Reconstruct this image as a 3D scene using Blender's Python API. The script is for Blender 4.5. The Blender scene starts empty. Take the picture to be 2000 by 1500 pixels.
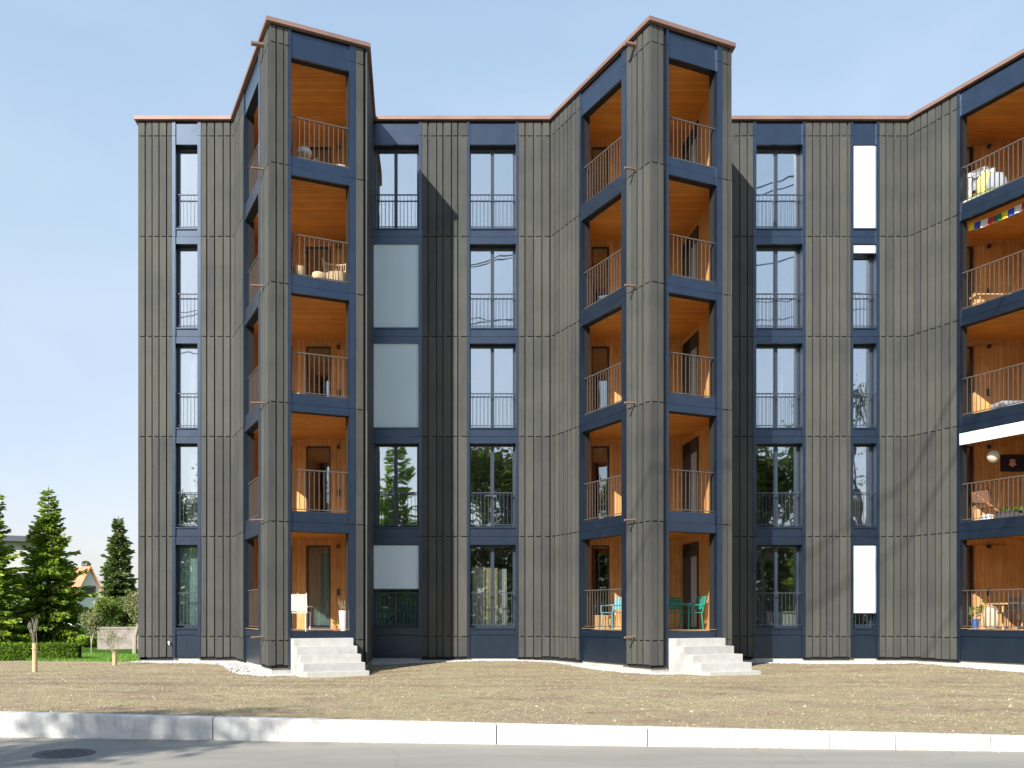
import bpy, math, random
from math import radians as R, sin, cos, pi, sqrt
from mathutils import Vector, Matrix
random.seed(7)
SC = bpy.context.scene
COL = SC.collection

# ------------------------------------------------------------------ camera, sky, sun, exposure
EYE = 1.55
FPX = 1714.0
CX = 820                      # picture column straight ahead of the camera
U = 1/66.2                    # metres per facade pixel
D = FPX*U                     # distance from the camera to the flat facade plane
cam = bpy.data.cameras.new('camera'); cam_o = bpy.data.objects.new('camera', cam); COL.objects.link(cam_o)
cam_o.location = (0, 0, EYE); cam_o.rotation_euler = (R(90), 0, 0)
cam.sensor_width = 36; cam.lens = 36*FPX/2000; cam.shift_y = 0.225; cam.shift_x = (1000-CX)/2000
cam.clip_start = 0.1; cam.clip_end = 5000
SC.camera = cam_o
SUN_EL = 35.1; SUN_AZ = 215.5          # azimuth clockwise from +Y
w = bpy.data.worlds.new("World"); SC.world = w; w.use_nodes = True
nt = w.node_tree; bg = nt.nodes['Background']
sky = nt.nodes.new('ShaderNodeTexSky'); sky.sky_type = 'NISHITA'; sky.sun_disc = False
sky.sun_elevation = R(SUN_EL); sky.sun_rotation = R(SUN_AZ)
sky.air_density = 1.0; sky.dust_density = 2.2; sky.ozone_density = 1.2; sky.altitude = 400
# thin bright haze veil over the clear sky, whiter towards the horizon
tcw = nt.nodes.new('ShaderNodeTexCoord'); sw = nt.nodes.new('ShaderNodeSeparateXYZ'); nt.links.new(tcw.outputs['Generated'], sw.inputs[0])
vr = nt.nodes.new('ShaderNodeValToRGB'); nt.links.new(sw.outputs[2], vr.inputs[0])
el = vr.color_ramp.elements; el[0].position = 0; el[0].color = (3.2, 2.9, 2.8, 1); el[1].position = .85; el[1].color = (.45, 1.0, 2.1, 1)
e2 = el.new(.16); e2.color = (2.75, 3.0, 3.45, 1); e2 = el.new(.40); e2.color = (2.5, 3.1, 3.75, 1); e2 = el.new(.58); e2.color = (2.0, 2.75, 3.6, 1)
vm = nt.nodes.new('ShaderNodeMix'); vm.data_type = 'RGBA'; vm.blend_type = 'ADD'; vm.inputs[0].default_value = 1
sc_ = nt.nodes.new('ShaderNodeMix'); sc_.data_type = 'RGBA'; sc_.blend_type = 'MULTIPLY'; sc_.inputs[0].default_value = 1; sc_.inputs[7].default_value = (.45, .45, .45, 1)
nt.links.new(sky.outputs[0], sc_.inputs[6])
nt.links.new(sc_.outputs[2], vm.inputs[6])
mpw = nt.nodes.new('ShaderNodeMapping'); mpw.inputs['Scale'].default_value = (1.2, 1.0, 3.5); nt.links.new(tcw.outputs['Generated'], mpw.inputs[0])
cn = nt.nodes.new('ShaderNodeTexNoise'); cn.inputs['Scale'].default_value = 2.3; cn.inputs['Detail'].default_value = 7; cn.inputs['Distortion'].default_value = .8; nt.links.new(mpw.outputs[0], cn.inputs['Vector'])
cr = nt.nodes.new('ShaderNodeValToRGB'); nt.links.new(cn.outputs['Fac'], cr.inputs[0]); cr.color_ramp.elements[0].position = .42; cr.color_ramp.elements[0].color = (1, 1, 1, 1); cr.color_ramp.elements[1].position = .75; cr.color_ramp.elements[1].color = (1.16, 1.10, 1.05, 1)
vc = nt.nodes.new('ShaderNodeMix'); vc.data_type = 'RGBA'; vc.blend_type = 'MULTIPLY'; vc.inputs[0].default_value = 1
nt.links.new(vr.outputs[0], vc.inputs[6]); nt.links.new(cr.outputs[0], vc.inputs[7]); nt.links.new(vc.outputs[2], vm.inputs[7])
nt.links.new(vm.outputs[2], bg.inputs[0]); bg.inputs[1].default_value = 0.11
sun = bpy.data.lights.new('sun', 'SUN'); sun.energy = 5.0; sun.angle = R(0.53); sun.color = (1, .95, .87)
sun_o = bpy.data.objects.new('sun', sun); COL.objects.link(sun_o)
_a = R(SUN_AZ); _e = R(SUN_EL)
sdir = Vector((sin(_a)*cos(_e), cos(_a)*cos(_e), sin(_e)))
sun_o.rotation_euler = sdir.to_track_quat('Z', 'Y').to_euler(); sun_o.location = (-20, -30, 40)
SC.view_settings.view_transform = 'Standard'; SC.view_settings.look = 'None'
SC.view_settings.exposure = 0.68; SC.view_settings.gamma = 1

# ------------------------------------------------------------------ materials
def mat(name, col, rough=.6, metal=0, spec=.5):
    m = bpy.data.materials.new(name); m.use_nodes = True
    b = m.node_tree.nodes['Principled BSDF']
    b.inputs['Base Color'].default_value = (*col, 1); b.inputs['Roughness'].default_value = rough
    b.inputs['Metallic'].default_value = metal; b.inputs['Specular IOR Level'].default_value = spec
    return m
def nd(m, t, **k):
    n = m.node_tree.nodes.new(t)
    for a, v in k.items(): setattr(n, a, v)
    return n
def lk(m, a, b): m.node_tree.links.new(a, b)
def noise(m, scale, vec=(1, 1, 1), detail=4, rough=.6, coord='Object'):
    tc = nd(m, 'ShaderNodeTexCoord'); mp = nd(m, 'ShaderNodeMapping'); mp.inputs['Scale'].default_value = vec
    n = nd(m, 'ShaderNodeTexNoise'); n.inputs['Scale'].default_value = scale
    n.inputs['Detail'].default_value = detail; n.inputs['Roughness'].default_value = rough
    lk(m, tc.outputs[coord], mp.inputs[0]); lk(m, mp.outputs[0], n.inputs['Vector'])
    return n.outputs['Fac']
def ramp(m, fac, stops):
    r = nd(m, 'ShaderNodeValToRGB'); e = r.color_ramp.elements
    while len(e) < len(stops): e.new(.5)
    for i, (p, c) in enumerate(stops):
        e[i].position = p; e[i].color = (*c, 1)
    lk(m, fac, r.inputs[0]); return r.outputs[0]
def mixc(m, fac, a, b, mode='MIX'):
    n = nd(m, 'ShaderNodeMix', data_type='RGBA', blend_type=mode)
    if isinstance(fac, (int, float)): n.inputs[0].default_value = fac
    else: lk(m, fac, n.inputs[0])
    for s, v in ((6, a), (7, b)):
        if isinstance(v, tuple): n.inputs[s].default_value = (*v, 1)
        else: lk(m, v, n.inputs[s])
    return n.outputs[2]
def bump(m, h, strength=.3, dist=.02):
    b = nd(m, 'ShaderNodeBump'); b.inputs['Strength'].default_value = strength; b.inputs['Distance'].default_value = dist
    lk(m, h, b.inputs['Height']); lk(m, b.outputs[0], m.node_tree.nodes['Principled BSDF'].inputs['Normal'])
def base(m, c): lk(m, c, m.node_tree.nodes['Principled BSDF'].inputs['Base Color'])
def island(m):
    g = nd(m, 'ShaderNodeNewGeometry'); return g.outputs['Random Per Island']
def stripes(m, axis, pitch, width=.06):
    """thin plank joints: 1 on the joint, 0 elsewhere"""
    tc = nd(m, 'ShaderNodeTexCoord'); s = nd(m, 'ShaderNodeSeparateXYZ'); lk(m, tc.outputs['Object'], s.inputs[0])
    a = nd(m, 'ShaderNodeMath', operation='DIVIDE'); a.inputs[1].default_value = pitch; lk(m, s.outputs[axis], a.inputs[0])
    f = nd(m, 'ShaderNodeMath', operation='FRACT'); lk(m, a.outputs[0], f.inputs[0])
    l = nd(m, 'ShaderNodeMath', operation='LESS_THAN'); l.inputs[1].default_value = width; lk(m, f.outputs[0], l.inputs[0])
    fl = nd(m, 'ShaderNodeMath', operation='FLOOR'); lk(m, a.outputs[0], fl.inputs[0])
    wn = nd(m, 'ShaderNodeTexWhiteNoise', noise_dimensions='1D'); lk(m, fl.outputs[0], wn.inputs['W'])
    return l.outputs[0], wn.outputs['Value']

M = {}
m = mat('board_paint', (.15, .15, .13), .7, spec=.22); M['board'] = m
f = noise(m, 2.2, (5, 5, .5)); c1 = ramp(m, f, [(.3, (.069, .071, .068)), (.72, (.085, .087, .082))])
f2 = noise(m, 30, (3, 3, .12), 3); c2 = ramp(m, f2, [(.35, (.92, .92, .92)), (.65, (1.04, 1.04, 1.04))])
c3 = ramp(m, island(m), [(0, (.84, .84, .86)), (1, (1.13, 1.13, 1.08))])
f4 = noise(m, .45, (.5, .5, 1.1), 6, .65); c4 = ramp(m, f4, [(.36, (.80, .81, .84)), (.52, (1, 1, 1)), (.7, (1.12, 1.11, 1.06))])
base(m, mixc(m, 1., mixc(m, 1., mixc(m, 1., c1, c2, 'MULTIPLY'), c3, 'MULTIPLY'), c4, 'MULTIPLY')); bump(m, f2, .25, .004)
m = mat('membrane_and_painted_shade', (.012, .012, .013), .9); M['black'] = m  # membrane behind the boards; also painted shade in reveals and under beams
m = mat('blue_paint', (.03, .045, .078), .33, .7, spec=.7); M['blue'] = m
m.node_tree.nodes['Principled BSDF'].inputs['Coat Weight'].default_value = .7; m.node_tree.nodes['Principled BSDF'].inputs['Coat Roughness'].default_value = .36
f = noise(m, 3, (1, 1, 1)); base(m, ramp(m, f, [(.3, (.017, .036, .072)), (.7, (.027, .052, .098))]))
f = noise(m, 40, (1, 1, .1)); bump(m, f, .12, .003)
m = mat('window_frame', (.03, .045, .07), .4); M['frame'] = m
def wood(name, axis, pitch, dark, light, grain):
    m = mat(name, light, .55, spec=.3); j, rnd = stripes(m, axis, pitch, .05)
    f = noise(m, 6, grain, 5); fk = noise(m, 1.1, (1, 1, 1), 3); c = mixc(m, 1., ramp(m, f, [(.3, dark), (.7, light)]), ramp(m, fk, [(.35, (.88, .86, .84)), (.65, (1.06, 1.08, 1.1))]), 'MULTIPLY')
    c2 = ramp(m, rnd, [(0, (.88, .87, .86)), (1, (1.08, 1.08, 1.08))])
    c = mixc(m, 1., c, c2, 'MULTIPLY')
    base(m, mixc(m, j, c, tuple(v*.35 for v in dark))); return m
M['wood_wall'] = wood('wood_wall', 0, .13, (.60, .30, .10), (.82, .48, .20), (4, 4, .3))
M['wood_ceiling'] = wood('wood_ceiling', 1, .16, (.66, .27, .05), (.78, .35, .075), (.3, 5, 3))
M['wood_deck'] = wood('wood_deck', 0, .12, (.36, .24, .14), (.52, .38, .25), (5, .4, 3))
m = mat('copper', (.42, .22, .16), .55, .2); M['copper'] = m
base(m, ramp(m, noise(m, 1.3, (1, 1, 3)), [(.3, (.22, .13, .11)), (.7, (.31, .195, .16))]))
m = mat('bronze_bar', (.13, .11, .095), .45, .3); M['bar'] = m
m = mat('dark_bar', (.06, .075, .10), .4, .3); M['dbar'] = m
m = mat('blind_fabric', (.72, .75, .75), .8); M['blind'] = m
base(m, ramp(m, noise(m, 1.2, (1, 1, .4)), [(.3, (.68, .83, .90)), (.7, (.72, .87, .94))]))
m = mat('concrete', (.50, .49, .47), .85); M['concrete'] = m
f = noise(m, 5, (1, 1, 1), 6); base(m, ramp(m, f, [(.3, (.42, .415, .39)), (.7, (.53, .525, .50))])); bump(m, f, .2, .01)
m = mat('wall_concrete', (.75, .74, .72), .8); M['wallc'] = m
f = noise(m, 3, (1, 1, 2.5), 7); f9 = noise(m, 9, (2.5, 2.5, .6), 5, .7); base(m, mixc(m, 1., ramp(m, f, [(.3, (.50, .50, .48)), (.62, (.64, .64, .63))]), ramp(m, f9, [(.30, (.80, .78, .74)), (.48, (1, 1, 1))]), 'MULTIPLY')); bump(m, f, .15, .01)
m = mat('plaster', (.62, .60, .57), .9); M['room'] = m
def glassmat(name, refl, tint):
    m = bpy.data.materials.new(name); m.use_nodes = True; n = m.node_tree; n.nodes.clear()
    o = n.nodes.new('ShaderNodeOutputMaterial'); mx = n.nodes.new('ShaderNodeMixShader')
    t = n.nodes.new('ShaderNodeBsdfTransparent'); g = n.nodes.new('ShaderNodeBsdfGlossy')
    t.inputs[0].default_value = (*tint, 1); g.inputs['Roughness'].default_value = 0.015; g.inputs['Color'].default_value = (.93, .97, 1, 1)
    lw = n.nodes.new('ShaderNodeLayerWeight'); lw.inputs[0].default_value = .35
    mr = n.nodes.new('ShaderNodeMapRange'); mr.inputs[3].default_value = refl; mr.inputs[4].default_value = .97
    n.links.new(lw.outputs['Facing'], mr.inputs[0]); n.links.new(mr.outputs[0], mx.inputs[0])
    f = noise(m, .9, (1, 1, .6), 2); b = nd(m, 'ShaderNodeBump'); b.inputs['Strength'].default_value = .22; b.inputs['Distance'].default_value = .02
    lk(m, f, b.inputs['Height']); lk(m, b.outputs[0], g.inputs['Normal'])
    n.links.new(t.outputs[0], mx.inputs[1]); n.links.new(g.outputs[0], mx.inputs[2]); n.links.new(mx.outputs[0], o.inputs[0])
    return m
M['glass'] = glassmat('window_glass', .42, (.90, .95, .94)); M['clear'] = glassmat('clear_glass', .20, (.93, .97, .96))

# ------------------------------------------------------------------ mesh helpers
class MB:
    def __init__(s): s.v = []; s.f = []
    def add(s, vs, fs):
        o = len(s.v); s.v += [tuple(x) for x in vs]; s.f += [tuple(i+o for i in f) for f in fs]; return s
    def hexa(s, b, t):           # b, t : 4 bottom, 4 top points (counter-clockwise from above)
        return s.add(list(b)+list(t), [(3, 2, 1, 0), (4, 5, 6, 7), (0, 1, 5, 4), (1, 2, 6, 5), (2, 3, 7, 6), (3, 0, 4, 7)])
    def box(s, x0, x1, y0, y1, z0, z1):
        return s.hexa([(x0, y0, z0), (x1, y0, z0), (x1, y1, z0), (x0, y1, z0)], [(x0, y0, z1), (x1, y0, z1), (x1, y1, z1), (x0, y1, z1)])
    def bar(s, a, b, r, r2=None, n=8, cap=True):
        a = Vector(a); b = Vector(b); d = b-a
        if d.length < 1e-6: return s
        r2 = r if r2 is None else r2
        q = d.to_track_quat('Z', 'Y'); vs = []
        for p, rr in ((a, r), (b, r2)):
            for i in range(n):
                t = 2*pi*i/n; vs.append(p+q@Vector((cos(t)*rr, sin(t)*rr, 0)))
        fs = [(i, (i+1) % n, n+(i+1) % n, n+i) for i in range(n)]
        if cap: fs += [tuple(reversed(range(n))), tuple(range(n, 2*n))]
        return s.add(vs, fs)
    def lathe(s, prof, n=20, c=(0, 0, 0)):
        vs = []; fs = []
        for r, z in prof:
            for i in range(n):
                t = 2*pi*i/n; vs.append((c[0]+r*cos(t), c[1]+r*sin(t), c[2]+z))
        for k in range(len(prof)-1):
            for i in range(n): fs.append((k*n+i, k*n+(i+1) % n, (k+1)*n+(i+1) % n, (k+1)*n+i))
        fs.append(tuple(reversed(range(n)))); fs.append(tuple(range((len(prof)-1)*n, len(prof)*n)))
        return s.add(vs, fs)
    def build(s, name, material, parent=None, smooth=False, off=None, bevel=0):
        me = bpy.data.meshes.new(name)
        o = Vector(off) if off is not None else (parent.matrix_basis.translation if parent is not None and parent.get('_w') else Vector((0, 0, 0)))
        me.from_pydata([(x-o.x, y-o.y, z-o.z) for x, y, z in s.v], [], s.f); me.update()
        me.materials.append(material)
        if smooth: me.polygons.foreach_set('use_smooth', [True]*len(me.polygons))
        ob = bpy.data.objects.new(name, me); COL.objects.link(ob)
        if parent is not None: ob.parent = parent
        if bevel:
            b = ob.modifiers.new('bevel', 'BEVEL'); b.width = bevel; b.segments = 2; b.limit_method = 'ANGLE'
        return ob
def prism(mb, pts, z0, z1):
    n = len(pts); vs = [(x, y, z0) for x, y in pts]+[(x, y, z1) for x, y in pts]
    a = sum(pts[i][0]*pts[(i+1) % n][1]-pts[(i+1) % n][0]*pts[i][1] for i in range(n))
    fs = [tuple(reversed(range(n))), tuple(range(n, 2*n))]+[(i, (i+1) % n, n+(i+1) % n, n+i) for i in range(n)]
    if a < 0: fs = [tuple(reversed(f)) for f in fs]
    return mb.add(vs, fs)
def tag(o, label=None, cat=None, group=None, kind=None):
    if label: o['label'] = label
    if cat: o['category'] = cat
    if group: o['group'] = group
    if kind: o['kind'] = kind
    return o
def thing(name, label, cat, loc=(0, 0, 0), rz=0, group=None):
    o = bpy.data.objects.new(name, None); COL.objects.link(o); o.location = loc; o.rotation_euler = (0, 0, rz)
    o.empty_display_size = .2
    return tag(o, label, cat, group)
def copy_tree(o, loc, rz=0, sc=1, label=None):
    c = o.copy(); COL.objects.link(c); c.location = loc; c.rotation_euler = (0, 0, rz); c.scale = (sc, sc, sc) if not isinstance(sc, tuple) else sc
    if label: c['label'] = label
    for ch in [x for x in bpy.data.objects if x.parent == o]:
        d = ch.copy(); COL.objects.link(d); d.parent = c
        for g in [x for x in bpy.data.objects if x.parent == ch]:
            e = g.copy(); COL.objects.link(e); e.parent = d
    return c

# facade-pixel coordinates -> world
def X(x): return (x-CX)*U
def Z(y): return EYE+(1200-y)*U
def Yp(p): return D-p*U
class Face:
    """a vertical wall plane; u and y in facade pixels, w in metres outwards"""
    def __init__(s, a, b):
        s.o = Vector((X(a[0]), Yp(a[1]), 0)); e = Vector((X(b[0]), Yp(b[1]), 0)); s.len = (e-s.o).length/U
        s.u = (e-s.o).normalized(); s.n = Vector((s.u.y, -s.u.x, 0))
    def pt(s, u, y, w): p = s.o+s.u*(u*U)+s.n*w; return Vector((p.x, p.y, Z(y)))
    def box(s, mb, u0, u1, yt, yb, w0, w1):
        if w0 > w1: w0, w1 = w1, w0
        q = lambda y: [s.pt(u0, y, w1), s.pt(u1, y, w1), s.pt(u1, y, w0), s.pt(u0, y, w0)]
        return mb.hexa(q(yb), q(yt))

bld = thing('apartment_building', 'five storey dark grey timber clad apartment building with folded bays of open orange wood balconies', 'building', (0, D, 0))
bld['_w'] = 1
def part(mb, name, m, parent=None, **k):
    if parent is None: parent = bld
    return mb.build(name, m, parent, off=bld.location, **k)

TOPS = [1064, 866, 671, 477, 283]; BOTS = [1227, 1031, 837, 642, 448]
SEAMS = [267, 463, 658, 853, 1048, 1243]
YR, YB = 239, 1283
def clad(mb, bk, face, u0, u1, yb=YB, ext0=0, ext1=0, thick=.22):
    face.box(bk, u0, u1, YR, 1288, -thick, 0)
    u = u0-ext0; end = u1+ext1; rg = [YR]+SEAMS+[yb]
    while u < end-2:
        wdt = random.choice((10.5, 12, 13, 14.5)); a = min(u+wdt, end)
        if end-a < 4: a = end
        top = YR+random.uniform(0, 1.2)
        for i in range(len(rg)-1):
            y0 = rg[i]+(0.9 if i else top-YR); y1 = rg[i+1]-(0.9 if i < len(rg)-2 else random.uniform(-1, 1.5))
            face.box(mb, u+.25, a-.25, y0, y1, .006, .042+random.uniform(-.003, .004))
            if 0 < i < len(rg)-1: face.box(mb, u+.25, u+.25+.30*(a-u), rg[i]-.9, rg[i]+.9, .006, .038)
        b = a+random.choice((1.3, 1.7, 2.3, 3.2))
        if b < end-3:
            face.box(mb, a+.5, b-.35, YR+2, yb-1, .0, .006)
        u = b if b < end-3 else end

F_flat = Face((0, 0), (2300, 0))
x0s = (458, 1078, 1775)
towers = []
for x0 in x0s:
    A, B, C, E = (x0, 0), (x0+118.3, 283), (x0+269.5, 219.6), (x0+268, 0)
    towers.append(dict(x0=x0, A=A, B=B, C=C, E=E, L=Face(A, B), R=Face(B, C), S=Face(C, E)))
side = Face((273, -760), (273, 0)); endw = Face((2300, 0), (2300, -760)); back = Face((2300, -760), (273, -760))

# flat wall and bay cladding
bk = MB()
for a, b in ((273, 337), (393, 458), (824, 912), (1012, 1078), (1346, 1470), (1572, 1660), (1716, 1775), (2043, 2300)):
    cl = MB(); clad(cl, bk, F_flat, a, b, ext0=(2.5 if a == 273 else 0)); part(cl, 'board_cladding', M['board'])
cl = MB(); clad(cl, bk, side, 0, side.len); part(cl, 'board_cladding', M['board'])
cl = MB(); clad(cl, bk, endw, 0, endw.len); part(cl, 'board_cladding', M['board'])
cl = MB(); clad(cl, bk, back, 0, back.len); part(cl, 'board_cladding', M['board'])
for t in towers:
    cl = MB(); clad(cl, bk, t['L'], 0, 101); part(cl, 'board_cladding', M['board'])
    cl = MB(); clad(cl, bk, t['L'], 245, t['L'].len); clad(cl, bk, t['R'], 0, 29, ext0=2.6); part(cl, 'board_cladding', M['board'])
    cl = MB(); clad(cl, bk, t['R'], 144.5, t['R'].len); clad(cl, bk, t['S'], 0, t['S'].len, ext0=2.6, thick=.13); part(cl, 'board_cladding', M['board'])
part(bk, 'wall_backing', M['black'])

# swept bands that follow the whole outline
OUT = [(273, -760), (273, 0)]
for t in towers: OUT += [t['A'], t['B'], t['C'], t['E']]
OUT += [(2300, 0), (2300, -760)]
def sweep(mb, pts, w0, w1, z0, z1):
    P = [Vector((X(a), Yp(b), 0)) for a, b in pts]; n = len(P); rows = []
    for w in (w0, w1):
        r = []
        for i in range(n):
            ns = []
            if i > 0: u = (P[i]-P[i-1]).normalized(); ns.append(Vector((u.y, -u.x, 0)))
            if i < n-1: u = (P[i+1]-P[i]).normalized(); ns.append(Vector((u.y, -u.x, 0)))
            if len(ns) == 1: r.append(P[i]+ns[0]*w)
            else:
                b = (ns[0]+ns[1]).normalized(); r.append(P[i]+b*(w/max(.35, b.dot(ns[0]))))
        rows.append(r)
    for i in range(n-1):
        a, b, c, d = rows[1][i], rows[1][i+1], rows[0][i+1], rows[0][i]
        mb.hexa([(p.x, p.y, z0) for p in (a, b, c, d)], [(p.x, p.y, z1) for p in (a, b, c, d)])
    return mb
part(sweep(MB(), OUT, -.35, .13, Z(237.2), Z(230.5)), 'roof_coping', M['copper'])
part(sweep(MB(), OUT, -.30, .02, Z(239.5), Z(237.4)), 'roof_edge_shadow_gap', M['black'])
part(sweep(MB(), OUT, -.45, -.04, -.4, Z(1285)), 'concrete_plinth', M['concrete'])
rb = MB()
prism(rb, [(X(280), Yp(-10)), (X(2290), Yp(-10)), (X(2290), Yp(-750)), (X(280), Yp(-750))], Z(238), Z(233))
for t in towers:
    def ins(P, c=(t['x0']+165, 110), k=.93): return (X(c[0]+(P[0]-c[0])*k), Yp(c[1]+(P[1]-c[1])*k))
    prism(rb, [ins(t['A']), ins(t['B']), ins(t['C']), ins(t['E'])], Z(239), Z(233.4))
mroof = mat('roof_membrane', (.12, .12, .12), .9)
part(rb, 'flat_roof', mroof)

# interior slabs, partitions, back wall of the rooms
im = MB()
for yb in [1240, 1043, 848, 653, 459]: im.box(X(285), X(2290), D+.34, D+11, Z(yb+8), Z(yb-6))
im.box(X(285), X(2290), D+.34, D+11, Z(262), Z(250))
im.box(X(285), X(2290), D+4.5, D+4.7, Z(1236), Z(262))
for xx in (285, 425, 520, 587, 722, 866, 1045, 1140, 1206, 1340, 1410, 1615, 1740, 1840, 1905, 2040, 2285):
    im.box(X(xx)-.06, X(xx)+.06, D+.34, D+4.5, Z(1236), Z(262))
part(im, 'room_walls', M['room'])

# ------------------------------------------------------------------ window columns on the flat wall
def railing(face, u0, u1, ybot, w, bars, m, parent, topy=None, step=8.0, thick=.018):
    topy = ybot-68 if topy is None else topy
    mb = MB()
    face.box(mb, u0, u1, topy-.7, topy+1.0, w-.02, w+.02)
    face.box(mb, u0, u1, ybot-6, ybot-4.6, w-.014, w+.014)
    n = max(2, round((u1-u0)/step))
    for i in range(1, n):
        u = u0+(u1-u0)*i/n
        face.box(mb, u-thick/U/2, u+thick/U/2, topy+1.3, ybot-4.6, w-thick/3, w+thick/3)
    return part(mb, 'railing', m, parent)
def window(face, u0, u1, yt, yb, w, mull=None, rail=True, cover=None):
    fr = MB(); e = 3.6
    face.box(fr, u0, u0+e, yt, yb, w-.06, w+.012); face.box(fr, u1-e, u1, yt, yb, w-.06, w+.012)
    face.box(fr, u0+e, u1-e, yt, yt+e, w-.06, w+.01); face.box(fr, u0+e, u1-e, yb-e, yb, w-.06, w+.01)
    if mull: face.box(fr, mull-3.3, mull+3.3, yt+e, yb-e, w-.06, w+.014)
    wn = part(fr, 'window', M['frame'])
    edges = [(u0+e, (mull-3.3) if mull else u1-e)]+([(mull+3.3, u1-e)] if mull else [])
    for a, b in edges:
        g = MB(); face.box(g, a, b, yt+e, yb-e, w-.034, w-.026); part(g, 'pane', M['clear'] if yt > 1000 else M['glass'], wn)
    if rail: railing(face, u0, u1, yb, -.05, 0, M['dbar'], wn, step=7.6, thick=.011)
    if cover:
        b = MB(); face.box(b, u0-.5, u1+.5, yt-(4 if cover > .9 else 0)+1, yt+cover*(yb-yt), -.028, -.016)
        part(b, 'roller_blind', M['blind'], wn)
        b = MB(); face.box(b, u0-.5, u1+.5, yt+cover*(yb-yt), yt+cover*(yb-yt)+2.2, -.034, -.01)
        part(b, 'blind_bar', M['dbar'], wn)
    return wn
def column(x0, x1, jl, jr, mull, covers, rails=True):
    jb = MB()
    for a, b in ((x0, x0+jl), (x1-jr, x1)):
        ys = [YR]+SEAMS+[1285]
        for i in range(len(ys)-1): F_flat.box(jb, a, b, ys[i]+(.35 if i else 0), ys[i+1]-.35, -.34, .055)
    part(jb, 'window_jamb', M['blue'])
    a, b = x0+jl, x1-jr
    p = MB(); F_flat.box(p, a, b, YR+3, TOPS[4], -.05, .022); pp = part(p, 'spandrel_panel', M['blue'])
    p = MB(); F_flat.box(p, a, b, YR+3, TOPS[4]+.3, -.34, -.05); part(p, 'panel_back', M['black'], pp)  # black underside: shade of the window head put into the colour
    for k in range(4):
        p = MB(); sm = SEAMS[4-k]
        F_flat.box(p, a, b, BOTS[k+1]+1, sm-.5, -.34, .012); F_flat.box(p, a, b, sm+.5, TOPS[k], -.05, .026)
        F_flat.box(p, a, b, sm-.6, sm+.6, -.05, -.0)
        F_flat.box(p, a, b, BOTS[k+1]-1.6, BOTS[k+1]+1, -.34, .045)
        pp = part(p, 'spandrel_panel', M['blue'])
        p = MB(); F_flat.box(p, a, b, sm+2, TOPS[k]+.3, -.34, -.05); part(p, 'panel_back', M['black'], pp)
    p = MB(); F_flat.box(p, a, b, BOTS[0]+2, 1240, -.3, .02); F_flat.box(p, a, b, 1241, 1284, -.3, .008)
    F_flat.box(p, a, b, BOTS[0]-1, BOTS[0]+2, -.3, .05)
    part(p, 'spandrel_panel', M['blue'])
    for k in range(5):
        window(F_flat, a, b, TOPS[k], BOTS[k]-1, -.22, mull, rails, covers.get(k))
column(337, 393, 6.5, 6.5, None, {})
column(726, 824, 4, 6, 773, {3: 1.0, 2: 1.0, 0: .53})
column(912, 1012, 5, 5, 963, {})
column(1470, 1572, 6, 6, 1521, {})
column(1660, 1716, 5, 6, None, {4: 1.0, 3: .1, 0: .82})

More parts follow.
